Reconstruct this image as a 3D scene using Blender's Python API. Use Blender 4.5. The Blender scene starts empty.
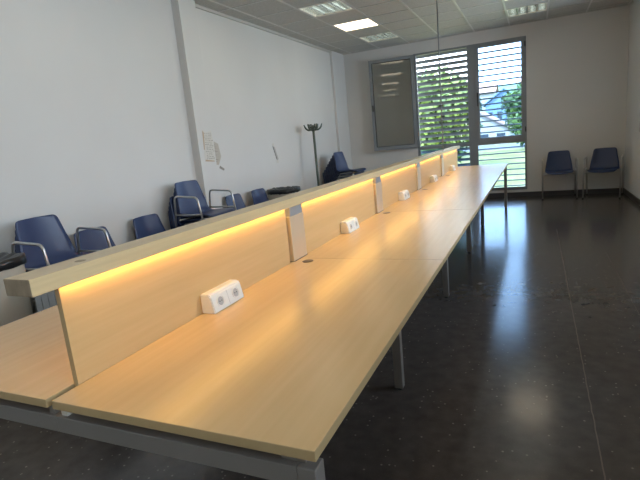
import bpy, bmesh, math, random
from mathutils import Vector, Matrix, noise
random.seed(7)
PI = math.pi
scene = bpy.context.scene
COL = scene.collection

# ------------------------------------------------------------------ materials
def mat(name, col, rough=.5, metal=0., spec=.5, bump=None, emis=None, estr=0., coat=0.):
    m = bpy.data.materials.new(name); m.use_nodes = True
    b = m.node_tree.nodes['Principled BSDF']
    b.inputs['Base Color'].default_value = (*col, 1)
    b.inputs['Roughness'].default_value = rough
    b.inputs['Metallic'].default_value = metal
    b.inputs['Specular IOR Level'].default_value = spec
    b.inputs['Coat Weight'].default_value = coat
    if emis:
        b.inputs['Emission Color'].default_value = (*emis, 1)
        b.inputs['Emission Strength'].default_value = estr
    if bump: add_bump(m, *bump)
    return m

def nn(m, t, **kw):
    n = m.node_tree.nodes.new(t)
    for k, v in kw.items(): setattr(n, k, v)
    return n
def lk(m, a, b): m.node_tree.links.new(a, b)
def bsdf(m): return m.node_tree.nodes['Principled BSDF']

def add_bump(m, scale, strength, dist=.002):
    tc = nn(m, 'ShaderNodeTexCoord'); n = nn(m, 'ShaderNodeTexNoise'); b = nn(m, 'ShaderNodeBump')
    n.inputs['Scale'].default_value = scale; n.inputs['Detail'].default_value = 4
    b.inputs['Strength'].default_value = strength; b.inputs['Distance'].default_value = dist
    lk(m, tc.outputs['Object'], n.inputs['Vector']); lk(m, n.outputs['Fac'], b.inputs['Height'])
    lk(m, b.outputs['Normal'], bsdf(m).inputs['Normal'])

def noise_colour(m, scale, c1, c2, lo=.35, hi=.65, stretch=(1, 1, 1), detail=5, coord='Object'):
    tc = nn(m, 'ShaderNodeTexCoord'); mp = nn(m, 'ShaderNodeMapping'); n = nn(m, 'ShaderNodeTexNoise'); r = nn(m, 'ShaderNodeValToRGB')
    mp.inputs['Scale'].default_value = stretch
    n.inputs['Scale'].default_value = scale; n.inputs['Detail'].default_value = detail
    r.color_ramp.elements[0].position = lo; r.color_ramp.elements[0].color = (*c1, 1)
    r.color_ramp.elements[1].position = hi; r.color_ramp.elements[1].color = (*c2, 1)
    lk(m, tc.outputs[coord], mp.inputs['Vector']); lk(m, mp.outputs[0], n.inputs['Vector'])
    lk(m, n.outputs['Fac'], r.inputs['Fac']); lk(m, r.outputs[0], bsdf(m).inputs['Base Color'])
    return r

M = {}
M['wall'] = mat('painted plaster', (.60, .59, .56), .75, bump=(45, .12, .002))
noise_colour(M['wall'], .9, (.665, .655, .63), (.71, .70, .675), .3, .7)
M['wood'] = mat('beech laminate', (.66, .45, .25), .25, spec=.5)
noise_colour(M['wood'], 5, (.67, .468, .23), (.73, .522, .27), .25, .75, stretch=(7, .4, 7), detail=7)
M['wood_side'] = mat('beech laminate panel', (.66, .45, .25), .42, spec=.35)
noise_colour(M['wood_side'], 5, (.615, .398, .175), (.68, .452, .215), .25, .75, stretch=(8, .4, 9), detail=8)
M['edge'] = mat('beech edge band', (.50, .36, .18), .45)
M['ledge'] = mat('oak laminate ledge', (.66, .53, .37), .30)
noise_colour(M['ledge'], 6, (.60, .45, .25), (.70, .53, .29), .3, .7, stretch=(10, .5, 10), detail=7)
M['ledge_end'] = mat('raw ledge end grain', (.30, .23, .15), .7)
noise_colour(M['ledge_end'], 22, (.25, .19, .125), (.35, .27, .18), .3, .7, stretch=(3, 1, 1))
M['stain'] = mat('faint ring stain', (.36, .27, .17), .5)
M['steel'] = mat('grey powder coated steel', (.27, .245, .22), .42, metal=.25, bump=(300, .05, .001))
M['chrome'] = mat('satin chrome tube', (.55, .55, .54), .28, metal=.9)
M['white_metal'] = mat('white lacquered metal', (.78, .74, .66), .35)
M['post'] = mat('pale metal with beige wood reflection', (.78, .66, .50), .38, metal=.65)  # beige base colour stands in for desk wood reflected in pale metal
M['bracket'] = mat('galvanised bracket', (.40, .43, .47), .4, metal=.6)
M['white_plastic'] = mat('white socket plastic', (.82, .80, .74), .35)
M['socket_in'] = mat('grey socket recess', (.45, .43, .40), .5)
M['gasket2'] = mat('dark grey painted metal', (.10, .105, .115), .5)
M['cab'] = mat('grey blue painted metal', (.42, .45, .49), .45)
M['black'] = mat('black plastic', (.02, .02, .02), .4)
M['slot'] = mat('brown cable cap', (.12, .08, .045), .5)
M['led'] = mat('warm led strip', (1, .8, .4), .5, emis=(1, .58, .14), estr=12.5)
M['panel_lit'] = mat('lit diffuser', (.9, .9, .85), .5, emis=(1, .85, .62), estr=1.9)
M['tube'] = mat('dim fluorescent tube', (.8, .82, .82), .25, emis=(.9, 1, .95), estr=1.8)
M['louvre'] = mat('polished aluminium louvre', (.75, .77, .76), .18, metal=1)
M['shell'] = mat('navy blue plastic', (.027, .047, .125), .36, spec=.5, bump=(400, .06, .001))
M['shell_b'] = mat('dull navy plastic', (.014, .024, .075), .45, bump=(400, .06, .001))
M['black_bag'] = mat('black bin liner film', (.012, .012, .013), .28)
M['bin'] = mat('cream bin plastic', (.54, .50, .41), .55, bump=(60, .1, .002))
M['rack'] = mat('dark green grey enamel', (.10, .125, .10), .45)
M['frame'] = mat('bronze grey aluminium', (.26, .28, .30), .42, metal=.35)
M['gasket'] = mat('black rubber gasket', (.015, .015, .015), .6)
M['slat'] = mat('grey aluminium shutter slat', (.16, .175, .20), .6)
M['ceil'] = mat('mineral ceiling tile', (.50, .50, .475), .85, bump=(160, .25, .002))
noise_colour(M['ceil'], 60, (.455, .455, .43), (.52, .52, .495), .42, .6)
M['tbar'] = mat('white ceiling grid bar', (.55, .55, .53), .30, metal=.15)
M['tbar_d'] = mat('wall angle trim', (.55, .54, .50), .5)
M['base'] = mat('dark terrazzo skirting', (.06, .058, .06), .3)
M['paper'] = mat('torn paper', (.66, .64, .58), .8)
M['ink'] = mat('grey pencil marks', (.30, .27, .23), .8)
M['paper_b'] = mat('aged paper', (.50, .46, .39), .8)
M['tan'] = mat('brown tape', (.50, .38, .26), .7)

# dark polished terrazzo with pale chips, tile joints and one pale crack line
def make_floor_mat():
    m = mat('dark polished terrazzo', (.03, .03, .03), .13, spec=.5)
    b = bsdf(m)
    geo = nn(m, 'ShaderNodeNewGeometry')
    def chips(scale, lo, hi):
        v = nn(m, 'ShaderNodeTexVoronoi'); v.inputs['Scale'].default_value = scale
        v.inputs['Randomness'].default_value = 1
        r = nn(m, 'ShaderNodeValToRGB'); r.color_ramp.elements[0].position = lo; r.color_ramp.elements[1].position = hi
        r.color_ramp.elements[0].color = (1, 1, 1, 1); r.color_ramp.elements[1].color = (0, 0, 0, 1)
        lk(m, geo.outputs['Position'], v.inputs['Vector']); lk(m, v.outputs['Distance'], r.inputs['Fac'])
        sel = nn(m, 'ShaderNodeSeparateColor'); lk(m, v.outputs['Color'], sel.inputs[0])
        g = nn(m, 'ShaderNodeMath', operation='GREATER_THAN'); lk(m, sel.outputs[0], g.inputs[0]); g.inputs[1].default_value = .72
        mu = nn(m, 'ShaderNodeMath', operation='MULTIPLY'); lk(m, r.outputs[0], mu.inputs[0]); lk(m, g.outputs[0], mu.inputs[1])
        return mu
    c1 = chips(34, .12, .2); c2 = chips(95, .2, .3)
    n = nn(m, 'ShaderNodeTexNoise'); n.inputs['Scale'].default_value = 14; n.inputs['Detail'].default_value = 8
    lk(m, geo.outputs['Position'], n.inputs['Vector'])
    r = nn(m, 'ShaderNodeValToRGB'); r.color_ramp.elements[0].position = .3; r.color_ramp.elements[1].position = .75
    r.color_ramp.elements[0].color = (.074, .063, .057, 1); r.color_ramp.elements[1].color = (.108, .093, .085, 1)
    lk(m, n.outputs['Fac'], r.inputs['Fac'])
    def mix(fac, fscale, a, colb):
        mx = nn(m, 'ShaderNodeMix', data_type='RGBA')
        f = nn(m, 'ShaderNodeMath', operation='MULTIPLY'); lk(m, fac, f.inputs[0]); f.inputs[1].default_value = fscale
        lk(m, f.outputs[0], mx.inputs[0]); lk(m, a, mx.inputs[6]); mx.inputs[7].default_value = (*colb, 1)
        return mx.outputs[2]
    c = mix(c2.outputs[0], .22, r.outputs[0], (.16, .14, .12))
    c = mix(c1.outputs[0], .8, c, (.30, .27, .23))
    sx = nn(m, 'ShaderNodeSeparateXYZ'); lk(m, geo.outputs['Position'], sx.inputs[0])
    def joint(out, off, pitch, w):
        a = nn(m, 'ShaderNodeMath', operation='ADD'); lk(m, out, a.inputs[0]); a.inputs[1].default_value = off
        p = nn(m, 'ShaderNodeMath', operation='PINGPONG'); lk(m, a.outputs[0], p.inputs[0]); p.inputs[1].default_value = pitch / 2
        l = nn(m, 'ShaderNodeMath', operation='LESS_THAN'); lk(m, p.outputs[0], l.inputs[0]); l.inputs[1].default_value = w
        return l
    jx = joint(sx.outputs[0], -1.45 + 8, .4, .0016); jy = joint(sx.outputs[1], 8.0, .4, .0014)
    mxj = nn(m, 'ShaderNodeMath', operation='MAXIMUM'); lk(m, jx.outputs[0], mxj.inputs[0]); lk(m, jy.outputs[0], mxj.inputs[1])
    c = mix(mxj.outputs[0], .55, c, (.085, .075, .065))
    # ground out joint filled pale along one row
    n2 = nn(m, 'ShaderNodeTexNoise'); n2.inputs['Scale'].default_value = 9; lk(m, geo.outputs['Position'], n2.inputs['Vector'])
    wv = nn(m, 'ShaderNodeMath', operation='MULTIPLY_ADD'); lk(m, n2.outputs['Fac'], wv.inputs[0]); wv.inputs[1].default_value = .012; lk(m, sx.outputs[0], wv.inputs[2])
    for xx, ww, st in ((1.456, .0028, .75), (1.862, .0022, .4)):
        d = nn(m, 'ShaderNodeMath', operation='SUBTRACT'); lk(m, wv.outputs[0], d.inputs[0]); d.inputs[1].default_value = xx
        ab = nn(m, 'ShaderNodeMath', operation='ABSOLUTE'); lk(m, d.outputs[0], ab.inputs[0])
        l = nn(m, 'ShaderNodeMath', operation='LESS_THAN'); lk(m, ab.outputs[0], l.inputs[0]); l.inputs[1].default_value = ww
        c = mix(l.outputs[0], st, c, (.22, .18, .15))
    lk(m, c, b.inputs['Base Color'])
    rr = nn(m, 'ShaderNodeMapRange'); lk(m, n.outputs['Fac'], rr.inputs[0]); rr.inputs[3].default_value = .14; rr.inputs[4].default_value = .20
    lk(m, rr.outputs[0], b.inputs['Roughness'])
    n3 = nn(m, 'ShaderNodeTexNoise'); n3.inputs['Scale'].default_value = 5; n3.inputs['Detail'].default_value = 2
    lk(m, geo.outputs['Position'], n3.inputs['Vector'])
    bp = nn(m, 'ShaderNodeBump'); bp.inputs['Strength'].default_value = .05; bp.inputs['Distance'].default_value = .004
    lk(m, n3.outputs['Fac'], bp.inputs['Height']); lk(m, bp.outputs['Normal'], b.inputs['Normal'])
    return m
M['floor'] = make_floor_mat()

def make_glass(name='clear window glass', col=(.93, .95, .95, 1)):
    m = bpy.data.materials.new(name); m.use_nodes = True
    nt = m.node_tree; nt.nodes.clear()
    o = nn(m, 'ShaderNodeOutputMaterial'); t = nn(m, 'ShaderNodeBsdfTransparent'); g = nn(m, 'ShaderNodeBsdfGlossy')
    f = nn(m, 'ShaderNodeFresnel'); mx = nn(m, 'ShaderNodeMixShader')
    f.inputs['IOR'].default_value = 1.5; g.inputs['Roughness'].default_value = .02
    t.inputs[0].default_value = col
    lk(m, f.outputs[0], mx.inputs[0]); lk(m, t.outputs[0], mx.inputs[1]); lk(m, g.outputs[0], mx.inputs[2]); lk(m, mx.outputs[0], o.inputs[0])
    return m
M['glass'] = make_glass(); M['glass_glare'] = make_glass('window glass tinted for blue glare', (.68, .83, .98, 1))  # blue glare at the end window is painted in as a pane tint

# ------------------------------------------------------------------ mesh helpers
def box(bm, x0, x1, y0, y1, z0, z1, bev=0, mi=0, seg=2):
    r = bmesh.ops.create_cube(bm, size=1)
    vs = r['verts']
    for v in vs:
        v.co = Vector(((x0 + x1) / 2 + v.co.x * (x1 - x0), (y0 + y1) / 2 + v.co.y * (y1 - y0), (z0 + z1) / 2 + v.co.z * (z1 - z0)))
    fs = list({f for v in vs for f in v.link_faces})
    for f in fs: f.material_index = mi
    if bev:
        es = list({e for v in vs for e in v.link_edges})
        bmesh.ops.bevel(bm, geom=es, offset=bev, segments=seg, affect='EDGES', profile=.5)
    return fs

def tube(bm, pts, r, n=10, closed=False, cap=True, mi=0):
    pts = [Vector(p) for p in pts]; rings = []; L = len(pts)
    t0 = (pts[1] - pts[0]).normalized()
    up = Vector((0, 0, 1)) if abs(t0.z) < .9 else Vector((1, 0, 0))
    nv = t0.cross(up).normalized()
    for i, p in enumerate(pts):
        if i == 0: t = pts[1] - p
        elif i == L - 1: t = p - pts[i - 1]
        else: t = (pts[i + 1] - p).normalized() + (p - pts[i - 1]).normalized()
        t.normalize(); nv = (nv - t * nv.dot(t)).normalized(); bv = t.cross(nv)
        rr = r[i] if isinstance(r, (list, tuple)) else r
        rings.append([bm.verts.new(p + nv * rr * math.cos(2 * PI * k / n) + bv * rr * math.sin(2 * PI * k / n)) for k in range(n)])
    for a, b in zip(rings, rings[1:]):
        for k in range(n):
            f = bm.faces.new((a[k], a[(k + 1) % n], b[(k + 1) % n], b[k])); f.smooth = True; f.material_index = mi
    if cap:
        bm.faces.new(rings[0][::-1]).material_index = mi; bm.faces.new(rings[-1]).material_index = mi

def arc_path(pts, rad, seg=5):
    """polyline with rounded corners"""
    pts = [Vector(p) for p in pts]; out = [pts[0]]
    for i in range(1, len(pts) - 1):
        a, p, b = pts[i - 1], pts[i], pts[i + 1]
        da, db = (a - p), (b - p); r = min(rad, da.length * .45, db.length * .45)
        s, e = p + da.normalized() * r, p + db.normalized() * r
        for k in range(seg + 1):
            t = k / seg; out.append(s * (1 - t) ** 2 + p * 2 * t * (1 - t) + e * t * t)
    out.append(pts[-1]); return out

def lathe(bm, prof, n=28, centre=(0, 0, 0), mi=0, sq=None):
    """prof: list of (radius, z)"""
    c = Vector(centre); rings = []
    for (r, z) in prof:
        ring = []
        for k in range(n):
            a = 2 * PI * k / n; x, y = math.cos(a), math.sin(a)
            if sq:
                s = (abs(x) ** sq + abs(y) ** sq) ** (-1 / sq); x *= s; y *= s
            ring.append(bm.verts.new(c + Vector((r * x, r * y, z))))
        rings.append(ring)
    for a, b in zip(rings, rings[1:]):
        for k in range(n):
            f = bm.faces.new((a[k], a[(k + 1) % n], b[(k + 1) % n], b[k])); f.smooth = True; f.material_index = mi
    bm.faces.new(rings[0][::-1]); bm.faces.new(rings[-1])

def finish(bm, name, mats, parent=None, loc=None, rotz=0, recalc=True):
    if recalc: bmesh.ops.recalc_face_normals(bm, faces=bm.faces[:])
    me = bpy.data.meshes.new(name); bm.to_mesh(me); bm.free()
    if not isinstance(mats, (list, tuple)): mats = [mats]
    for m in mats: me.materials.append(m)
    o = bpy.data.objects.new(name, me); COL.objects.link(o)
    if parent: o.parent = parent
    if loc: o.location = loc
    if rotz: o.rotation_euler = (0, 0, rotz)
    return o

def tag(o, label, cat, group=None, kind=None):
    if label: o['label'] = label
    if cat: o['category'] = cat
    if group: o['group'] = group
    if kind: o['kind'] = kind
    return o
def struct(o, label=None, cat=None):
    o['kind'] = 'structure'
    if label: o['label'] = label
    if cat: o['category'] = cat
    return o
def thing(name, label, cat, loc=(0, 0, 0), rotz=0, group=None):
    o = bpy.data.objects.new(name, None); COL.objects.link(o); o.empty_display_size = .1
    o.location = loc; o.rotation_euler = (0, 0, rotz)
    return tag(o, label, cat, group)
def dup(root, loc, rotz, label, group=None):
    r = root.copy(); COL.objects.link(r); r.location = loc; r.rotation_euler = (0, 0, rotz)
    r['label'] = label
    if group: r['group'] = group
    for ch in [c for c in COL.objects if c.parent == root]:
        c = ch.copy(); COL.objects.link(c); c.parent = r
        for g in [k for k in COL.objects if k.parent == ch]:
            d = g.copy(); COL.objects.link(d); d.parent = c
    return r
NB = bmesh.new

# ------------------------------------------------------------------ dimensions
XL, XR, YB, YF, H = -2.43, 2.62, 9.06, -3.6, 3.07
S = 1.54; T = .74; DEPTH = .80
T_W = .25

# ------------------------------------------------------------------ room shell
bm = NB(); box(bm, XL - T_W, XR + T_W, YF - T_W, YB + T_W, -.12, 0)
struct(finish(bm, 'floor', M['floor']), 'dark polished terrazzo floor with pale chips', 'floor')
bm = NB(); box(bm, XL - T_W, XL, YF - T_W, YB + T_W, 0, H + .4)
box(bm, XL - .01, XL + .10, 3.85, 4.15, 0, H, .004)          # pilaster
box(bm, XL - .01, XL + .05, 8.42, YB, 0, H, .004)
struct(finish(bm, 'wall_left', M['wall']), 'off-white left wall with a shallow pilaster', 'wall')
bm = NB(); box(bm, XL, XR, YF - T_W, YF, 0, H + .4)
struct(finish(bm, 'wall_front', M['wall']), 'white wall behind the camera', 'wall')

# window opening in the back wall
WX0, WX1, WZ0, WZ1 = -.955, 1.065, .13, 2.86
bm = NB()
box(bm, XL, WX0, YB, YB + T_W, 0, H + .4); box(bm, WX1, XR, YB, YB + T_W, 0, H + .4)
box(bm, WX0, WX1, YB, YB + T_W, 0, WZ0); box(bm, WX0, WX1, YB, YB + T_W, WZ1, H + .4)
struct(finish(bm, 'wall_back', M['wall']), 'grey-white end wall around the tall window', 'wall')
# right wall with window openings
RW = [(5.6, 7.88), (1.4, 3.9), (-2.6, -.1)]; RZ0, RZ1 = 1.06, 2.75  # two nearer openings unseen, added for daylight; only the far one's edge shows
bm = NB()
ys = [YF - T_W]
for a, b in sorted(RW): ys += [a, b]
ys.append(YB + T_W)
for i in range(0, len(ys), 2): box(bm, XR, XR + T_W, ys[i], ys[i + 1], 0, H + .4)
for a, b in RW: box(bm, XR, XR + T_W, a, b, 0, RZ0); box(bm, XR, XR + T_W, a, b, RZ1, H + .4)
struct(finish(bm, 'wall_right', M['wall']), 'plain white right wall', 'wall')

# baseboards
bm = NB(); box(bm, XL + .05, XR, YB - .014, YB, 0, .085, .002)
struct(finish(bm, 'baseboard_back', M['base']))
bm = NB(); box(bm, XR - .014, XR, YF, YB - .014, 0, .085, .002)
struct(finish(bm, 'baseboard_right', M['base']))
bm = NB()
for a, b in ((YF, 3.85), (4.15, 8.42)): box(bm, XL, XL + .014, a, b, 0, .085, .002)
struct(finish(bm, 'baseboard_left', M['base']))

# suspended ceiling: tiles with holes for the fixtures, plus an unseen slab above added to block light
gx = [XL, -2.2] + [-1.6 + .6 * k for k in range(0, 8)] + [XR]
gx = sorted(set(round(x, 3) for x in gx if XL <= x <= XR))
gy = sorted(set([YF, YB] + [round(5.3 + .6 * k, 3) for k in range(-15, 7) if YF < 5.3 + .6 * k < YB]))
FIX = []   # (ix0, x, y, kind)
for cx in (-1.6, .8):
    for k, y in enumerate((7.7, 6.5, 5.3, 4.1, 2.9, 1.7, .5, -.7, -1.9, -3.1)):
        FIX.append((cx, round(y, 3), 'louvre' if k % 2 == 0 else 'lit'))
holes = {(round(x, 3), round(y, 3)) for x, y, k in FIX}
bm = NB()
for i in range(len(gx) - 1):
    for j in range(len(gy) - 1):
        if (gx[i], gy[j]) in holes: continue
        box(bm, gx[i], gx[i + 1], gy[j], gy[j + 1], H + .004, H + .02)
box(bm, XL, XR, YF, YB, H + .25, H + .4)
struct(finish(bm, 'ceiling', M['ceil']), 'suspended ceiling of mineral fibre tiles', 'ceiling')
bm = NB()
for x in gx[1:-1]: box(bm, x - .012, x + .012, YF, YB, H - .002, H + .006)
for y in gy[1:-1]: box(bm, XL, XR, y - .012, y + .012, H - .0015, H + .0065)
struct(finish(bm, 'trim_1', M['tbar']), 'ceiling grid bars', 'trim')
bm = NB()
box(bm, XL, XL + .03, YF, YB, H - .03, H + .003); box(bm, XR - .03, XR, YF, YB, H - .006, H + .003)
box(bm, XL, XR, YB - .03, YB, H - .006, H + .003)
struct(finish(bm, 'trim_2', M['tbar_d']), 'wall angle trim round the ceiling', 'trim')

# ceiling fixtures
def make_louvre():
    t = thing('ceiling_light', '', 'ceiling light')
    bm = NB(); s = .286
    box(bm, -s, s, -s, s, .075, .09, mi=0)
    for a, b, c, d in ((-s, -s + .012, -s, s), (s - .012, s, -s, s), (-s, s, -s, -s + .012), (-s, s, s - .012, s)):
        box(bm, a, b, c, d, -.001, .09)
    finish(bm, 'housing', M['white_metal'], t)
    bm = NB()
    for k in range(1, 8): y = -s + 2 * s * k / 8; box(bm, -s + .012, s - .012, y - .003, y + .003, .004, .045)
    for k in range(1, 4):
        x = -s + 2 * s * k / 4
        box(bm, x - .012, x + .012, -s + .012, s - .012, .003, .043)
    finish(bm, 'louvre', M['louvre'], t)
    for k in range(4):
        bm = NB(); x = -s + 2 * s * (k + .5) / 4; tube(bm, [(x, -s + .02, .06), (x, s - .02, .06)], .008, 8)
        finish(bm, 'tube', M['tube'], t)
    return t
def make_lit():
    t = thing('ceiling_light', '', 'ceiling light'); bm = NB(); s = .286
    for a, b, c, d in ((-s, -s + .014, -s, s), (s - .014, s, -s, s), (-s, s, -s, -s + .014), (-s, s, s - .014, s)):
        box(bm, a, b, c, d, -.002, .03)
    finish(bm, 'frame', M['white_metal'], t)
    bm = NB(); box(bm, -s + .014, s - .014, -s + .014, s - .014, .004, .02); finish(bm, 'diffuser', M['panel_lit'], t)
    return t
flab = {(-1.6, 7.7): 'louvred ceiling light nearest the end wall, above the open sash',
        (.8, 7.7): 'louvred ceiling light at the right, above the closed window',
        (-1.6, 6.5): 'lit square ceiling panel glowing warm white',
        (.8, 6.5): 'lit square ceiling panel just beyond the top edge, mirrored in the floor',
        (-1.6, 5.3): 'louvred ceiling light with sparkling grid at the top edge of the photo'}
firsts = {}
for x, y, k in FIX:
    lab = flab.get((x, y), '%s ceiling light over the %s, %s from the end wall' % (
        'louvred' if k == 'louvre' else 'lit square', 'left desks' if x < 0 else 'right aisle',
        {7.7: 'first', 6.5: 'second', 5.3: 'third', 4.1: 'fourth', 2.9: 'fifth', 1.7: 'sixth', .5: 'seventh', -.7: 'eighth', -1.9: 'ninth', -3.1: 'tenth'}[y]))
    loc = (x + .3, y + .3, H); g = 'ceiling lights in two rows'
    if k not in firsts:
        firsts[k] = t = make_louvre() if k == 'louvre' else make_lit()
        t.location = loc; t['label'] = lab; t['group'] = g
    else: dup(firsts[k], loc, 0, lab, g)

# ------------------------------------------------------------------ end wall window
def rect_frame(bm, x0, x1, z0, z1, y0, y1, w, bev=.003, wb=None, wl=None, wr=None):
    wb = wb or w; wl = wl or w; wr = wr or w
    box(bm, x0, x0 + wl, y0, y1, z0, z1, bev); box(bm, x1 - wr, x1, y0, y1, z0, z1, bev)
    box(bm, x0 + wl, x1 - wr, y0, y1, z1 - w, z1, bev); box(bm, x0 + wl, x1 - wr, y0, y1, z0, z0 + wb, bev)
win = thing('window_1', 'tall aluminium window with one sash swung open', 'window', (0, YB, 0)); win['kind'] = 'structure'
bm = NB()
FY0, FY1 = .0, .07
MX0, MX1, TZ = .045, .205, 1.075   # mullion, transom top of lower lights
box(bm, WX0, WX0 + .05, FY0, FY1, WZ0, WZ1, .003); box(bm, WX1 - .035, WX1, FY0, FY1, WZ0, WZ1, .003)
box(bm, MX0, MX1, FY0, FY1, WZ0, WZ1, .003)
for a, b in ((WX0 + .05, MX0), (MX1, WX1 - .035)):
    box(bm, a, b, FY0, FY1, WZ1 - .04, WZ1, .003); box(bm, a, b, FY0, FY1, WZ0, WZ0 + .055, .003)
    box(bm, a, b, FY0, FY1, TZ - .06, TZ, .003)
finish(bm, 'window_frame', M['frame'], win)
for a, b in ((WX0 + .05, MX0), (MX1, WX1 - .035)):
    bm = NB(); box(bm, a, b, .03, .036, WZ0 + .055, TZ - .06); finish(bm, 'pane', M['glass_glare'], win)
# closed sash at right
bm = NB(); rect_frame(bm, MX1 - .015, WX1 - .02, TZ - .015, WZ1 - .02, -.022, .02, .065, wb=.085)
sash = finish(bm, 'sash', M['frame'], win)
bm = NB(); box(bm, MX1 + .05, WX1 - .085, -.003, .003, TZ + .07, WZ1 - .085); finish(bm, 'pane', M['glass_glare'], sash)
bm = NB(); box(bm, MX1 + .005, MX1 + .03, -.036, -.022, 1.83, 1.99, .003); box(bm, MX1 + .010, MX1 + .026, -.062, -.046, 1.74, 1.92, .005)
box(bm, MX1 + .011, MX1 + .025, -.05, -.03, 1.885, 1.91, .003)
finish(bm, 'handle', M['black'], sash)
bm = NB()
for z in (1.2, 2.68): tube(bm, [(WX1 - .018, -.024, z), (WX1 - .018, -.024, z + .09)], .011, 10)
finish(bm, 'hinge', M['black'], sash)
# open sash swung back against the wall at left
sw = .88
bm = NB(); rect_frame(bm, 0, sw, TZ - .0, WZ1 - .02, -.021, .021, .065, wb=.08)
osash = finish(bm, 'sash', M['frame'], win, loc=(WX0 + .012, -.028, 0), rotz=0)
osash.rotation_euler = (0, 0, math.radians(180 + 8)); osash['label'] = 'sash swung open against the wall'
bm = NB(); box(bm, .065, sw - .065, -.003, .003, TZ + .08, WZ1 - .085); finish(bm, 'pane', M['glass'], osash)
bm = NB(); rect_frame(bm, .058, sw - .058, TZ + .073, WZ1 - .078, -.0225, .0225, .008, 0); finish(bm, 'gasket', M['gasket'], osash)
bm = NB(); rect_frame(bm, -.002, sw + .002, TZ - .002, WZ1 - .018, -.008, .008, .006, 0); finish(bm, 'gasket', M['gasket'], osash)
bm = NB(); box(bm, sw - .045, sw - .02, .021, .033, 1.86, 1.98, .003); box(bm, sw - .04, sw - .025, .033, .055, 1.9, 1.93, .003); finish(bm, 'handle', M['black'], osash)

# exterior louvred shutters
def shutter(x0, x1, z0, z1, pitch, tilt, depth, label, yy=.40):
    t = thing('louvred_shutter', label, 'shutter', (0, YB + yy, 0), group='louvred shutters outside the end window')
    bm = NB(); n = int((z1 - z0) / pitch)
    for k in range(n + 1):
        z = z1 - .03 - k * pitch
        if z < z0 + .02: break
        fs0 = len(bm.verts)
        c, s = math.cos(tilt), math.sin(tilt)
        prof = [(-depth / 2, 0), (-depth * .25, .009), (depth * .25, .009), (depth / 2, 0), (depth * .25, -.006), (-depth * .25, -.006)]
        A = [bm.verts.new((x0, p * c - q * s, z + p * s + q * c)) for p, q in prof]
        B = [bm.verts.new((x1, p * c - q * s, z + p * s + q * c)) for p, q in prof]
        for i in range(6): bm.faces.new((A[i], A[(i + 1) % 6], B[(i + 1) % 6], B[i]))
        bm.faces.new(A[::-1]); bm.faces.new(B)
    finish(bm, 'slats', M['slat'], t)
    bm = NB(); box(bm, x0 - .035, x0 - .002, -.03, .03, z0, z1, .002); box(bm, x1 + .002, x1 + .035, -.03, .03, z0, z1, .002)
    finish(bm, 'guide_rail', M['frame'], t)
    return t
shutter(-1.06, .08, .12, 2.98, .105, math.radians(-40), .092, 'grey louvred shutter with tilted slats outside the open window half')
shutter(.17, 1.12, .12, 2.98, .107, math.radians(-14), .092, 'grey louvred shutter with nearly flat slats outside the closed window half')

# right wall windows (aluminium frame, two lights each), added to daylight the left wall
for i, (a, b) in enumerate(RW):
    w = thing('window_%d' % (i + 2), 'aluminium window in the right wall, one of three, two of them added for daylight', 'window', (XR, 0, 0)); w['kind'] = 'structure'
    bm = NB(); y0, y1 = a, b
    x0, x1 = .02, .09
    box(bm, x0, x1, y0, y0 + .06, RZ0, RZ1, .003); box(bm, x0, x1, y1 - .06, y1, RZ0, RZ1, .003)
    box(bm, x0, x1, (y0 + y1) / 2 - .05, (y0 + y1) / 2 + .05, RZ0, RZ1, .003)
    box(bm, x0, x1, y0 + .06, y1 - .06, RZ0, RZ0 + .06, .003); box(bm, x0, x1, y0 + .06, y1 - .06, RZ1 - .06, RZ1, .003)
    finish(bm, 'window_frame', M['frame'], w)
    for c, d in ((y0 + .06, (y0 + y1) / 2 - .05), ((y0 + y1) / 2 + .05, y1 - .06)):
        bm = NB(); box(bm, .05, .056, c, d, RZ0 + .06, RZ1 - .06); finish(bm, 'pane', M['glass'], w)

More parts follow.
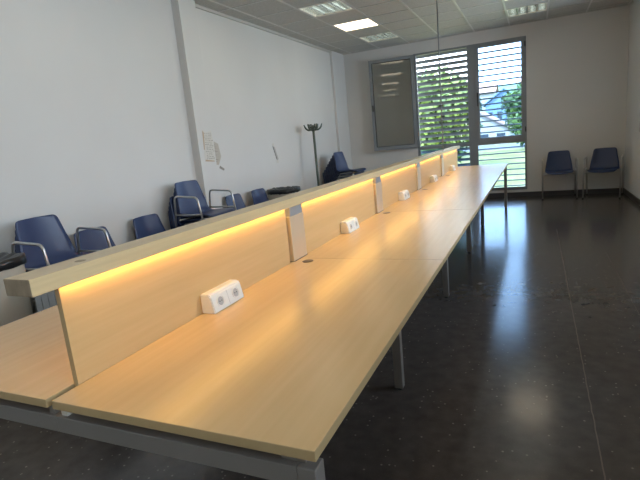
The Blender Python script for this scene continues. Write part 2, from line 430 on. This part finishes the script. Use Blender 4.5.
# ------------------------------------------------------------------ bench desks
def make_desk(side, i):
    """one desk of the bench; side +1 right of the divider, -1 left; origin at the gap, floor, near end"""
    names = ['nearest', 'second', 'third', 'fourth', 'farthest']
    if side > 0:
        labs = ['beech desk at the near end, right of the divider, its long corner towards the camera',
                'beech desk right of the divider, between the first and second support posts',
                'beech desk right of the divider, between the second and third support posts',
                'beech desk right of the divider, between the third and fourth support posts',
                'beech desk at the far end of the right-hand row, by the window']
    else:
        labs = ['beech desk in the bottom left corner, left of the lit divider',
                'beech desk on the far side of the divider, second from the near end',
                'beech desk on the far side of the divider, third from the near end',
                'beech desk on the far side of the divider, fourth from the near end',
                'beech desk on the far side of the divider, nearest the window']
    t = thing('bench_desk', labs[i], 'desk', (0, S * i, 0), group='desks joined into one long bench')
    sx = side
    def B(bm, xa, xb, *r, **k): box(bm, min(sx * xa, sx * xb), max(sx * xa, sx * xb), *r, **k)
    bm = NB(); B(bm, .0115, DEPTH, .0015, S - .0015, T - .025, T, bev=.0012, seg=1)
    for f in bm.faces:
        c = f.calc_center_median(); n = f.normal
        f.material_index = 0 if abs(n.z) > .9 else 1
    bm.normal_update()
    for f in bm.faces: f.material_index = 0 if abs(f.normal.z) > .9 else 1
    finish(bm, 'desktop', [M['wood'], M['edge']], t)
    lx = .745 if i == 0 else .53
    def leg(xc, yc):
        bm = NB(); B(bm, xc - .0225, xc + .0225, yc - .0225, yc + .0225, .012, .685 if i == 0 else .70, bev=.003)
        l = finish(bm, 'leg', M['steel'], t)
        bm = NB(); lathe(bm, [(.017, 0), (.019, .004), (.019, .012)], 12, (sx * xc, yc, 0)); finish(bm, 'foot', M['black'], l)
    if i == 0:
        leg(.768, .035)
        bm = NB(); B(bm, .0, .745, .0125, .0575, .637, .685, bev=.002); finish(bm, 'cross_rail', M['steel'], t)
        bm = NB(); B(bm, .0125, .036, .022, .05, .685, T - .026, bev=.001); finish(bm, 'spacer', M['white_metal'] if sx > 0 else M['steel'], t)
        bm = NB(); B(bm, .70, .76, .03, .05, .685, T - .026, bev=.001); finish(bm, 'spacer', M['steel'], t)
        if sx > 0:
            bm = NB(); B(bm, .43, .46, .0575, .068, .615, .665, bev=.001); finish(bm, 'clip', M['steel'], t)
    else:
        leg(.53, .03 if i > 0 else 0)
        bm = NB(); B(bm, .0, .5075, .01, .05, .655, .70, bev=.002); finish(bm, 'cross_rail', M['steel'], t)
        bm = NB(); B(bm, .3, .7, -.001 + .003, .06, .70, T - .026, bev=.001); finish(bm, 'spacer', M['steel'], t)
    if i == 4:
        leg(.76, S - .04)
        bm = NB(); B(bm, .0, .7375, S - .0625, S - .0175, .655, .70, bev=.002); finish(bm, 'cross_rail', M['steel'], t)
        bm = NB(); B(bm, .6, .7, S - .06, S - .02, .70, T - .026, bev=.001); finish(bm, 'spacer', M['steel'], t)
    bm = NB(); B(bm, .12, .16, .06 if i == 0 else .05, S - (.0625 if i == 4 else -.01), .66, .70, bev=.002)
    finish(bm, 'long_beam', M['steel'], t)
    if i < 4 and sx > 0:
        bm = NB(); lathe(bm, [(.030, 0), (.030, .0025), (.026, .0035), (.020, .0015)], 24, (.095, S - .062, T - .0005))
        finish(bm, 'cable_grommet', M['slot'], t)
    return t
for i in range(5):
    make_desk(1, i); make_desk(-1, i)

ZB, ZT = 1.040, 1.087
plab = ['tall beech divider panel nearest the camera, glowing under the ledge, with the big socket box',
        'beech divider panel between the first and second support posts',
        'beech divider panel between the second and third support posts',
        'beech divider panel between the third and fourth support posts',
        'beech divider panel at the window end of the bench']
for i in range(5):
    y0 = S * i + (.092 if i == 0 else .10); y1 = S * (i + 1) - (.10 if i < 4 else .02)
    bm = NB(); box(bm, -.0095, .0095, y0, y1, .69, ZB - .002, .0008, seg=1)
    bm.normal_update()
    for f in bm.faces: f.material_index = 1 if abs(f.normal.y) > .9 else 0
    tag(finish(bm, 'divider_panel', [M['wood_side'], M['edge']]), plab[i], 'divider panel', 'divider panels along the bench')
postlab = ['pale support post under the ledge, nearest the camera', 'pale support post under the ledge, second from the near end',
           'pale support post under the ledge, third from the near end', 'pale support post under the ledge, farthest, below the ceiling pole']
for i in range(4):
    y = S * (i + 1)
    t = thing('support_post', postlab[i], 'post', (0, y, T), group='posts carrying the light ledge')
    bm = NB(); box(bm, -.024, .024, -.082, .082, .003, ZB - T - .055, .0015)
    finish(bm, 'post_body', M['post'], t)
    bm = NB(); box(bm, -.022, .022, -.070, .075, ZB - T - .055, ZB - T - .001, .001); finish(bm, 'bracket', M['bracket'], t)
    bm = NB(); box(bm, -.025, .025, -.078, .086, 0, .003); finish(bm, 'shadow_gap', M['black'], t)  # thin black sheet stands in for the shadow line under the post

t = thing('light_ledge', 'long oak-coloured ledge on top of the divider with warm light beneath', 'ledge', (0, 0, ZB))
bm = NB(); box(bm, -.051, .051, -.012, 5 * S, 0, ZT - ZB, .0025)
bm.normal_update()
for f in bm.faces: f.material_index = 1 if f.normal.y < -.9 else 0
finish(bm, 'ledge_board', [M['ledge'], M['ledge_end']], t)
bm = NB(); lathe(bm, [(.016, 0), (.013, .0008), (.009, .0004)], 20, (.012, .175, ZT - ZB)); finish(bm, 'stain', M['stain'], t)
for sx in (1, -1):
    for i in range(5):
        bm = NB(); a = S * i + (.095 if i == 0 else .10); b = S * (i + 1) - .10
        box(bm, min(sx * .020, sx * .030), max(sx * .020, sx * .030), a, b, -.005, -.0005)
        finish(bm, 'led_strip', M['led'], t)

# power sockets
def make_socket():
    t = thing('power_socket', '', 'power socket')
    bm = NB(); y0, y1 = -.105, .105
    prof = [(0, 0), (.062, 0), (.064, .006), (.050, .070), (.040, .078), (0, .078)]
    A = [bm.verts.new((x, y0, z)) for x, z in prof]; Bv = [bm.verts.new((x, y1, z)) for x, z in prof]
    for k in range(6): bm.faces.new((A[k], A[(k + 1) % 6], Bv[(k + 1) % 6], Bv[k]))
    bm.faces.new(A[::-1]); bm.faces.new(Bv)
    bmesh.ops.recalc_face_normals(bm, faces=bm.faces[:])
    bmesh.ops.bevel(bm, geom=bm.edges[:], offset=.004, segments=2, affect='EDGES')
    finish(bm, 'housing', M['white_plastic'], t)
    nrm = Vector((.064, 0, .014)).normalized(); up = Vector((-.014, 0, .064)).normalized()
    cen = Vector((.057, 0, .038))
    for yy in (-.053, .053):
        bm = NB(); c = cen + Vector((0, yy, 0)) - nrm * .001
        def ring(r, h): return [bm.verts.new(c + nrm * h + Vector((0, 1, 0)) * r * math.cos(2 * PI * k / 24) + up * r * math.sin(2 * PI * k / 24)) for k in range(24)]
        rs = [ring(.024, 0), ring(.024, .004), ring(.021, .005), ring(.0195, .002)]
        for a, b in zip(rs, rs[1:]):
            for k in range(24): bm.faces.new((a[k], a[(k + 1) % 24], b[(k + 1) % 24], b[k]))
        bm.faces.new(rs[-1]); bm.faces.new(rs[0][::-1])
        bm.normal_update()
        s = finish(bm, 'socket', M['white_plastic'], t)
        bm = NB(); f = [bm.verts.new(c + nrm * .0026 + Vector((0, 1, 0)) * .0175 * math.cos(2 * PI * k / 24) + up * .0175 * math.sin(2 * PI * k / 24)) for k in range(24)]
        f2 = [bm.verts.new(v.co - nrm * .0015) for v in f]
        bm.faces.new(f)
        for k in range(24): bm.faces.new((f[k], f2[k], f2[(k + 1) % 24], f[(k + 1) % 24]))
        finish(bm, 'recess', M['socket_in'], s)
        bm = NB()
        for q in (-.0065, .0065):
            cc = c + nrm * .0015 + Vector((0, q, 0)); tube(bm, [cc, cc + nrm * .002], .0024, 8)
        finish(bm, 'pin_hole', M['black'], s)
    bm = NB(); a = cen - up * .031 + nrm * .0002; 
    tube(bm, [cen - up * .030 - nrm * .0003, cen + up * .030 - nrm * .0003], .0009, 6); finish(bm, 'seam', M['socket_in'], t)
    return t
sock = make_socket(); sg = 'white socket boxes along the divider'
slab = ['white double socket box on the nearest divider panel', 'white double socket box just beyond the first support post',
        'white double socket box between the second and third support posts', 'white double socket box between the third and fourth support posts',
        'small white socket box on the divider panel by the window']
for i in range(5):
    loc = (.0096, S * i + (.775 if i == 0 else .755), T)
    if i == 0: sock.location = loc; sock['label'] = slab[0]; sock['group'] = sg
    else: dup(sock, loc, 0, slab[i], sg)

# thin power pole from the ceiling down to the ledge
t = thing('power_pole', 'thin grey cable pole dropping from the ceiling onto the ledge', 'pole')
bm = NB(); tube(bm, [(.03, 6.2, ZT), (.03, 6.2, H)], .009, 12); finish(bm, 'pole_tube', M['frame'], t)
bm = NB(); lathe(bm, [(.024, 0), (.024, .006), (.014, .012)], 16, (.03, 6.2, ZT)); finish(bm, 'base_flange', M['white_metal'], t)

# ------------------------------------------------------------------ chairs
def lerp_prof(P, t):
    x = t * (len(P) - 1); i = min(int(x), len(P) - 2); f = x - i
    # catmull-rom
    p0 = P[max(i - 1, 0)]; p1 = P[i]; p2 = P[i + 1]; p3 = P[min(i + 2, len(P) - 1)]
    return [.5 * (2 * b + (c - a) * f + (2 * a - 5 * b + 4 * c - d) * f * f + (3 * b - a - 3 * c + d) * f ** 3) for a, b, c, d in zip(p0, p1, p2, p3)]
def make_chair(smat, arms=True):
    t = thing('armchair' if arms else 'chair', '', 'chair')
    P = [(.200, .425, .185), (.180, .448, .210), (.10, .452, .222), (0, .444, .228), (-.11, .438, .228), (-.175, .455, .224), (-.212, .51, .218),
         (-.235, .59, .208), (-.257, .68, .190), (-.276, .765, .176), (-.283, .797, .161), (-.285, .806, .136)]
    bm = NB(); NU, NV = 30, 12; g = []
    for i in range(NU + 1):
        tt = i / NU; x, z, w = lerp_prof(P, tt); row = []
        back = min(1, max(0, (tt - .42) / .2))
        for j in range(NV + 1):
            v = -1 + 2 * j / NV
            dz = (1 - back) * .016 * v * v; dx = back * .030 * v * v
            row.append(bm.verts.new((x + dx, w * v, z + dz)))
        g.append(row)
    for i in range(NU):
        for j in range(NV):
            f = bm.faces.new((g[i][j], g[i][j + 1], g[i + 1][j + 1], g[i + 1][j])); f.smooth = True
    bmesh.ops.recalc_face_normals(bm, faces=bm.faces[:])
    bmesh.ops.solidify(bm, geom=bm.faces[:], thickness=.007)
    for f in bm.faces: f.smooth = True
    finish(bm, 'seat_shell', smat, t)
    if not arms:
        for s in (-1, 1):
            y = s * .205; bm = NB()
            path = arc_path([(.195, y, .012), (.13, y, .427), (-.13, y, .420), (-.225, y, .012)], .03, 5)
            tube(bm, path, .0105, 10); f = finish(bm, 'side_frame', M['chrome'], t)
            for x in (.195, -.225):
                bm = NB(); lathe(bm, [(.012, 0), (.014, .003), (.013, .02)], 10, (x, y, 0)); finish(bm, 'foot_cap', M['black'], f)
        for x in (.125, -.125):
            bm = NB(); tube(bm, [(x, -.205, .42), (x, .205, .42)], .009, 8); finish(bm, 'cross_tube', M['chrome'], t)
        return t
    for s in (-1, 1):
        bm = NB(); y = s * .268
        path = arc_path([(.225, y, .012), (.130, y, .655), (-.175, y, .675), (-.262, y, .012)], .045, 6)
        tube(bm, path, .0105, 10)
        f = finish(bm, 'side_frame', M['chrome'], t)
        bm = NB(); tube(bm, [(.156, y, .48), (-.201, y, .48)], .0085, 8); finish(bm, 'side_rail', M['chrome'], f)
        for x in (.225, -.262):
            bm = NB(); lathe(bm, [(.012, 0), (.014, .003), (.013, .02)], 10, (x, y, 0)); finish(bm, 'foot_cap', M['black'], f)
    for x in (.13, -.15):
        bm = NB(); tube(bm, [(x, -.268, .425), (x, .268, .425)], .009, 8); finish(bm, 'cross_tube', M['chrome'], t)
    return t
protos = {True: [make_chair(M['shell']), False], False: [make_chair(M['shell'], False), False]}
def put(x, y, z, deg, label, group, arms=False):
    p = protos[arms]; c = p[0]
    if not p[1]:
        p[1] = True; c.location = (x, y, z); c.rotation_euler = (0, 0, math.radians(deg)); c['label'] = label; c['group'] = group
        return c
    return dup(c, (x, y, z), math.radians(deg), label, group)
gA = 'blue chairs along the left wall'; gS = 'chairs stacked in the corner'; gR = 'blue chairs by the right corner'
# stack at far left, top chair plainly seen
ords = ['lowest', 'second from the bottom', 'third from the bottom', 'fourth from the bottom', 'fifth from the bottom', 'sixth from the bottom', 'seventh from the bottom']
for k in range(5):
    n = 4 - k; a = math.radians(-8)
    lab = ('blue armchair facing right on top of the stack behind the near bin' if n == 0 else
           'armless blue chair in the stack behind the near bin, %s' % ords[k])
    put(-1.97 - .018 * n, 1.64, .05 * k, 0, lab, gA, n == 0)
put(-2.09, 2.19, 0, 0, 'single blue chair against the left wall, right of the stack behind the near bin', gA)
put(-2.09, 2.86, 0, 0, 'single blue chair against the left wall, just left of the tall stack by the pilaster', gA)
for k in range(7):
    n = 6 - k
    lab = ('blue armchair with grey seat sheen, topmost of the stack beside the wall pilaster' if n == 0 else
           'armless blue chair in the stack beside the wall pilaster, %s' % ords[k])
    put(-1.98 - .017 * n - (.008 if k < 4 else 0), 3.39 - (.04 if k < 4 else 0), .0465 * k, -5, lab, gA, n == 0)
put(-2.10, 4.43, 0, 0, 'single blue chair against the left wall beneath the torn paper', gA)
put(-2.05, 4.97, 0, 0, 'single blue chair partly in front of the far black-topped bin', gA)
for k in range(8):
    n = 7 - k
    lab = ('blue chair on top of the leaning stack in the far left corner' if n == 0 else
           'blue chair in the leaning stack in the far left corner, %s' % (ords[k] if k < 6 else 'directly under the top one'))
    put(-1.85 - .036 * n, 7.55, .05 * k, -8, lab, gS)
put(1.59, 8.755, 0, -90, 'blue armchair against the end wall beside the window', gR, True)
put(2.25, 8.65, 0, -102, 'blue armchair turned slightly in the right-hand corner', gR, True)

# ------------------------------------------------------------------ bins with black liners
def make_bin(label, loc, r, h, sq, wob):
    t = thing('waste_bin', label, 'bin', loc, group='cream bins with black liners')
    bm = NB(); lathe(bm, [(r * .86, 0), (r * .88, .01), (r, h - .03), (r, h), (r - .008, h), (r * .86, .02)], 40, sq=sq); finish(bm, 'bin_body', M['bin'], t)
    bm = NB(); n = 60; rings = []
    for (rr, z, a) in ((r * 1.01, h - .04, .008), (r * 1.02, h - .028, .01), (r * 1.03, h - .005, .008), (r * 1.0, h + .022, .012), (r * .93, h + .024, .01), (r * .75, h + .005, .01), (r * .45, h - .03, .01), (r * .1, h - .05, .003)):
        ring = []
        for k in range(n):
            an = 2 * PI * k / n; x, y = math.cos(an), math.sin(an)
            s = (abs(x) ** sq + abs(y) ** sq) ** (-1 / sq); d = noise.noise(Vector((x * 3.1, y * 3.1, z * 9 + wob)))
            d2 = noise.noise(Vector((x * 7, y * 7, z * 20 + wob)))
            q = rr + max(0, a * (d + 1) * .6)
            ring.append(bm.verts.new((q * x * s, q * y * s, z + .012 * d2)))
        rings.append(ring)
    for a, b in zip(rings, rings[1:]):
        for k in range(n):
            f = bm.faces.new((a[k], a[(k + 1) % n], b[(k + 1) % n], b[k])); f.smooth = True
    bm.faces.new(rings[-1])
    finish(bm, 'bin_liner', M['black_bag'], t)
    return t
make_bin('cream bin with black liner at the left edge, in front of the stacked chairs', (-2.075, 1.02, 0), .25, .80, 5, 0)
make_bin('cream bin with wide black liner near the far end of the left wall', (-2.14, 5.43, 0), .22, .735, 2.6, 4)

# low cabinet glimpsed under the near end of the ledge
t = thing('low_cabinet', 'low grey cabinet with vertical grooves, glimpsed beneath the near end of the ledge', 'cabinet', (-1.475, 1.29, 0))
bm = NB(); box(bm, -.16, .16, -.17, .17, .03, .655, .004); finish(bm, 'body', M['gasket2'], t)
for k in range(5):
    bm = NB(); x = -.128 + .064 * k; box(bm, x - .0285, x + .0285, -.185, -.17, .04, .65, .002); finish(bm, 'front_panel', M['cab'], t)
bm = NB(); box(bm, -.14, .14, -.15, .15, 0, .03); finish(bm, 'plinth', M['black'], t)

# ------------------------------------------------------------------ coat rack
t = thing('coat_rack', 'dark coat stand with curved hooks beside the stacked chairs', 'coat stand', (-2.16, 6.72, 0))
bm = NB(); lathe(bm, [(.17, 0), (.17, .015), (.12, .03), (.03, .045)], 28); finish(bm, 'base', M['rack'], t)
bm = NB(); tube(bm, [(0, 0, .03), (0, 0, 1.58)], .021, 14); lathe(bm, [(.03, 1.55), (.034, 1.60), (.02, 1.64), (.008, 1.655)], 14); finish(bm, 'pole', M['rack'], t)
for k in range(6):
    a = 2 * PI * k / 6 + .35; c, s = math.cos(a), math.sin(a)
    bm = NB()
    pth = arc_path([(c * .02, s * .02, 1.585), (c * .075, s * .075, 1.565), (c * .125, s * .125, 1.60), (c * .150, s * .150, 1.665)], .05, 5)
    tube(bm, pth, [.015] * (len(pth) - 3) + [.014, .013, .009], 8)
    p2 = arc_path([(c * .03, s * .03, 1.61), (c * .06, s * .06, 1.62), (c * .065, s * .065, 1.668)], .02, 4)
    tube(bm, p2, .011, 8)
    finish(bm, 'hook', M['rack'], t)

# ------------------------------------------------------------------ papers on the wall
px = XL + .10
def sheet(bm, x, pts, th=.0012):
    A = [bm.verts.new((x, y, z)) for y, z in pts]; B = [bm.verts.new((x + th, y, z)) for y, z in pts]
    n = len(pts); bm.faces.new(A[::-1]); bm.faces.new(B)
    for k in range(n): bm.faces.new((A[k], A[(k + 1) % n], B[(k + 1) % n], B[k]))
t = thing('wall_poster', 'torn white sheet with pencil scribbles taped to the pilaster', 'poster', (px, 0, 0))
bm = NB(); sheet(bm, .0002, [(3.93, 1.27), (4.12, 1.25), (4.14, 1.40), (4.125, 1.62), (4.02, 1.60), (3.95, 1.63), (3.945, 1.45)]); finish(bm, 'sheet', M['paper'], t)
random.seed(3)
bm = NB()
for k in range(15):
    z = 1.29 + k * .021; y = 3.96 + random.random() * .03
    while y < 4.10:
        w = .01 + random.random() * .03; sheet(bm, .0016, [(y, z), (y + w, z + random.uniform(-.004, .004)), (y + w, z + .006), (y, z + .005)], .0004); y += w + .006 + random.random() * .014
finish(bm, 'scribble', M['ink'], t)
bm = NB(); sheet(bm, .0018, [(3.935, 1.40), (3.955, 1.40), (3.975, 1.60), (3.95, 1.62)], .0004); sheet(bm, .0018, [(3.935, 1.265), (4.11, 1.25), (4.11, 1.262), (3.945, 1.285)], .0006)
finish(bm, 'tape', M['tan'], t)
t = thing('wall_paper_scrap', 'small aged paper scrap peeling from the wall beside the pilaster', 'poster', (XL, 0, 0))
bm = NB(); sheet(bm, .0002, [(4.24, 1.21), (4.33, 1.20), (4.40, 1.30), (4.37, 1.46), (4.27, 1.50), (4.23, 1.38)]); finish(bm, 'sheet', M['paper_b'], t)
bm = NB()
for k in range(9):
    z = 1.24 + k * .026; sheet(bm, .0016, [(4.26, z), (4.26 + .03 + random.random() * .07, z + random.uniform(-.01, .01)), (4.29, z + .009), (4.26, z + .006)], .0004)
sheet(bm, .0016, [(4.33, 1.16), (4.42, 1.12), (4.44, 1.14), (4.35, 1.19)], .001)
finish(bm, 'scribble', M['ink'], t)
t = thing('wall_bracket', 'slanting dark strip with white tape ends on the left wall', 'bracket', (XL, 0, 0))
bm = NB(); sheet(bm, .0003, [(5.755, 1.365), (5.80, 1.355), (5.885, 1.165), (5.845, 1.16)], .012); finish(bm, 'strip', M['socket_in'], t)
bm = NB(); sheet(bm, .0002, [(5.75, 1.37), (5.81, 1.365), (5.80, 1.41), (5.755, 1.41)], .002); sheet(bm, .0002, [(5.84, 1.11), (5.90, 1.11), (5.895, 1.16), (5.845, 1.155)], .002)
finish(bm, 'tape', M['paper'], t)

# ------------------------------------------------------------------ outside
GZ = -.30
gm = mat('mown lawn', (.25, .30, .08), .9); noise_colour(gm, .6, (.15, .15, .02), (.25, .21, .05), .35, .65, detail=6)
bm = NB(); box(bm, -60, 60, YB + 1.2, 260, GZ - .2, GZ); struct(finish(bm, 'lawn', gm), 'sunlit grass beyond the window', 'lawn')
rm = mat('pale asphalt', (.15, .14, .15), .9, bump=(8, .2))
bm = NB(); box(bm, -60, 60, 36, 44, GZ - .1, GZ + .03); struct(finish(bm, 'road', rm), 'pale road across the lawn', 'road')
bm = NB(); box(bm, -60, 60, YB + T_W, YB + 1.6, GZ - .1, -.05); struct(finish(bm, 'terrace', mat('concrete paving', (.42, .41, .38), .9)), 'concrete strip outside the window', 'terrace')
# upper floor overhang is the building's own roof edge
bm = NB(); box(bm, XL - .5, XR + .5, YB + T_W, YB + .75, 3.05, 3.3); struct(finish(bm, 'roof_eave', M['wall']), 'concrete eave over the window', 'eave')

leafm = []
for nme, a, b in (('light leaves', (.02, .06, .012), (.13, .21, .04)), ('dark leaves', (.015, .04, .012), (.06, .11, .03))):
    lm = mat(nme, a, .6); noise_colour(lm, 1.6, a, b, .35, .7); leafm.append(lm)
barkm = mat('grey brown bark', (.12, .09, .06), .9, bump=(20, .5, .02))
def tree(name, label, x, y, h, r, z0, lm, nleaf, seed, ls=.28):
    random.seed(seed)
    t = thing(name, label, 'tree', (x, y, z0), group='trees outside the window')
    bm = NB(); tube(bm, [(0, 0, 0), (.1, 0, h * .3), (0, .1, h * .7)], [h * .035, h * .025, h * .012], 8)
    for k in range(5):
        a = k * 1.3; tube(bm, [(.05, 0, h * .35), (math.cos(a) * r * .6, math.sin(a) * r * .6, h * .6)], [h * .015, h * .006], 6)
    finish(bm, 'trunk', barkm, t)
    bm = NB(); cl = []
    for k in range(16):
        a = random.random() * 2 * PI; e = random.uniform(-.9, 1); rr = r * .62 * math.sqrt(max(0, 1 - e * e * .8))
        cl.append((Vector((math.cos(a) * rr, math.sin(a) * rr, h * .58 + e * h * .36)), r * random.uniform(.35, .55)))
    for k in range(nleaf):
        c, cr = random.choice(cl); d = Vector((random.gauss(0, 1), random.gauss(0, 1), random.gauss(0, 1))).normalized()
        p = c + d * cr * random.uniform(.6, 1.05); s = ls * random.uniform(.6, 1.3)
        u = Vector((random.gauss(0, 1), random.gauss(0, 1), random.gauss(0, 1))).normalized(); v = u.cross(d).normalized()
        if p.z < .15: p.z = .15 + random.random() * .3
        bm.faces.new([bm.verts.new(p + u * s), bm.verts.new(p + v * s * .5), bm.verts.new(p - u * s), bm.verts.new(p - v * s * .5)])
    finish(bm, 'crown', lm, t, recalc=False)
    return t
tree('broadleaf_tree', 'leafy green tree filling the open window half', -2.75, 20, 3.5, 2.0, GZ, leafm[0], 6500, 1, .17)
tree('broadleaf_tree', 'dark green tree at the left behind the tilted slats', -6.6, 24.5, 3.8, 2.2, GZ, leafm[1], 5200, 2, .2)
tree('broadleaf_tree', 'low green tree behind the leafy one, seen between the slats', -4.6, 29, 4.4, 2.0, GZ, leafm[0], 5200, 6, .2)
tree('broadleaf_tree', 'small green tree at the right edge of the closed window', .95, 33, 3.9, 1.7, GZ, leafm[0], 3000, 3, .18)
tree('broadleaf_tree', 'green tree behind the mauve roof at the left', -6.3, 59, 5.2, 2.0, GZ, leafm[1], 2500, 4, .26)
tree('broadleaf_tree', 'distant green tree behind the right-hand window edge', 2.2, 62, 5.5, 2.6, GZ, leafm[0], 2500, 5, .45)

# houses
plm = mat('pale render', (.36, .33, .29), .9); rfm = mat('mauve brown roof tiles', (.30, .20, .17), .85)
noise_colour(rfm, 3, (.26, .17, .15), (.36, .25, .21), .3, .7)
rfo = mat('terracotta roof tiles', (.50, .26, .18), .85); bwm = mat('pale blue render', (.17, .25, .38), .85)
wdm = mat('dark window glass', (.04, .05, .06), .2)
def house(label, x0, x1, y0, y1, wz, rz, wm, rm_, nwin=3, axis='x', gz=GZ):
    t = thing('house', label, 'house', ((x0 + x1) / 2, (y0 + y1) / 2, gz), group='houses beyond the lawn')
    w, d = (x1 - x0) / 2, (y1 - y0) / 2; h1 = wz - gz; h2 = rz - gz
    bm = NB(); box(bm, -w, w, -d, d, 0, h1); 
    if axis == 'y':   # gable faces the viewer
        for s in (-1, 1):
            a = [bm.verts.new((-w, s * d, h1)), bm.verts.new((w, s * d, h1)), bm.verts.new((0, s * d, h2 - .05))]; bm.faces.new(a)
    else:
        for s in (-1, 1):
            a = [bm.verts.new((s * w, -d, h1)), bm.verts.new((s * w, d, h1)), bm.verts.new((s * w, 0, h2 - .05))]; bm.faces.new(a)
    finish(bm, 'wall', wm, t)
    bm = NB(); o = .35
    if axis == 'y': quads = [((-w - o, h1 - .12), (0, h2)), ((w + o, h1 - .12), (0, h2))]
    else: quads = [((-d - o, h1 - .12), (0, h2)), ((d + o, h1 - .12), (0, h2))]
    for (p0, z0), (p1, z1) in quads:
        L = (-d - o, d + o) if axis == 'y' else (-w - o, w + o)
        vs = []
        for dz in (0, .16):
            for (p, z) in ((p0, z0), (p1, z1)):
                for l in L: vs.append(bm.verts.new((p, l, z + dz) if axis == 'y' else (l, p, z + dz)))
        for q in ((0, 1, 3, 2), (4, 6, 7, 5), (0, 4, 5, 1), (2, 3, 7, 6), (0, 2, 6, 4), (1, 5, 7, 3)): bm.faces.new([vs[i] for i in q])
    finish(bm, 'roof', rm_, t)
    for k in range(nwin):
        cx = -w + 2 * w * (k + .5) / nwin; bm = NB(); ww = min(.45, w / nwin * .5)
        box(bm, cx - ww, cx + ww, -d - .04, -d + .02, h1 * .35, h1 * .78); finish(bm, 'window', wdm, t)
    return t
house('low house with a mauve gable roof at the left of the closed window', -6.6, -.9, 46, 54, .95, 2.75, plm, rfm, 4, 'y')
house('pale blue house standing behind the mauve roof', -4.6, -.2, 66, 74, 4.0, 5.7, bwm, bwm, 4, 'y')
house('distant house with a terracotta roof, left of the blue one', -9.2, -4.9, 84, 92, 6.6, 8.2, plm, rfo, 3)
house('distant house with a terracotta roof, right of the blue one', -.6, 4.2, 84, 92, 7.2, 8.8, plm, rfo, 3)
house('distant white house at the far left, mostly behind trees', -17, -11, 70, 78, 4, 5.6, plm, rfo, 3)

# hill
hm = mat('hazy wooded hill', (.16, .24, .14), .95); noise_colour(hm, .05, (.13, .20, .12), (.24, .30, .18), .35, .65, detail=8)
bm = NB(); nx, ny = 50, 10; g = []
for i in range(nx + 1):
    row = []
    for j in range(ny + 1):
        x = -130 + 260 * i / nx; y = 95 + 110 * j / ny
        hgt = 16 * math.sin(PI * j / ny * .6) * (1 + .35 * noise.noise(Vector((x * .02, y * .02, 3)))) 
        row.append(bm.verts.new((x, y, GZ - .5 + hgt)))
    g.append(row)
for i in range(nx):
    for j in range(ny):
        f = bm.faces.new((g[i][j], g[i + 1][j], g[i + 1][j + 1], g[i][j + 1])); f.smooth = True
struct(finish(bm, 'hill', hm), 'hazy green hillside behind the houses', 'hill')

# ------------------------------------------------------------------ light
w = bpy.data.worlds.new('World'); scene.world = w; w.use_nodes = True
nt = w.node_tree; bg = nt.nodes['Background']
tc = nt.nodes.new('ShaderNodeTexCoord'); sep = nt.nodes.new('ShaderNodeSeparateXYZ'); rp = nt.nodes.new('ShaderNodeValToRGB')
nt.links.new(tc.outputs['Generated'], sep.inputs[0]); nt.links.new(sep.outputs[2], rp.inputs['Fac'])
rp.color_ramp.elements[0].position = 0; rp.color_ramp.elements[0].color = (.76, .87, 1.0, 1)
rp.color_ramp.elements[1].position = .7; rp.color_ramp.elements[1].color = (.64, .78, 1.0, 1)
nt.links.new(rp.outputs[0], bg.inputs['Color']); bg.inputs['Strength'].default_value = 5.2

sun = bpy.data.lights.new('sun', 'SUN'); sun.energy = 4.5; sun.angle = .01; sun.color = (1, .95, .86)
so = bpy.data.objects.new('sun', sun); COL.objects.link(so)
so.rotation_euler = Vector((.35, .75, -.95)).to_track_quat('-Z', 'Y').to_euler()

def portal(loc, rot, sx, sy):
    l = bpy.data.lights.new('portal', 'AREA'); l.shape = 'RECTANGLE'; l.size = sx; l.size_y = sy; l.cycles.is_portal = True
    o = bpy.data.objects.new('portal', l); COL.objects.link(o); o.location = loc; o.rotation_euler = rot
portal(((WX0 + WX1) / 2, YB + T_W + .3, 1.5), (math.radians(-90), 0, 0), 2.1, 2.9)
for a, b in RW: portal((XR + T_W, (a + b) / 2, (RZ0 + RZ1) / 2), (0, math.radians(90), 0), RZ1 - RZ0, b - a)

# ------------------------------------------------------------------ camera
cam = bpy.data.cameras.new('camera'); co = bpy.data.objects.new('camera', cam); COL.objects.link(co)
f = Vector((-0.40962556, 0.89064875, -0.19736183)); r = Vector((0.91224008, 0.39873401, -0.09396401)); u = r.cross(f).normalized()
mtx = Matrix((r, u, -f)).transposed().to_4x4(); mtx.translation = Vector((1.21501541, -0.77624875, 1.35544827))
co.matrix_world = mtx
cam.sensor_fit = 'HORIZONTAL'; cam.sensor_width = 36; cam.lens = 481.83 / 640 * 36; cam.clip_start = .02; cam.clip_end = 1000
scene.camera = co

vs = scene.view_settings
vs.view_transform = 'Standard'; vs.look = 'None'; vs.gamma = 1; vs.exposure = 0.95; vs.use_curve_mapping = False
scene.cycles.max_bounces = 10; scene.cycles.diffuse_bounces = 6; scene.cycles.transparent_max_bounces = 16
scene.cycles.use_denoising = True; scene.cycles.sample_clamp_indirect = 6
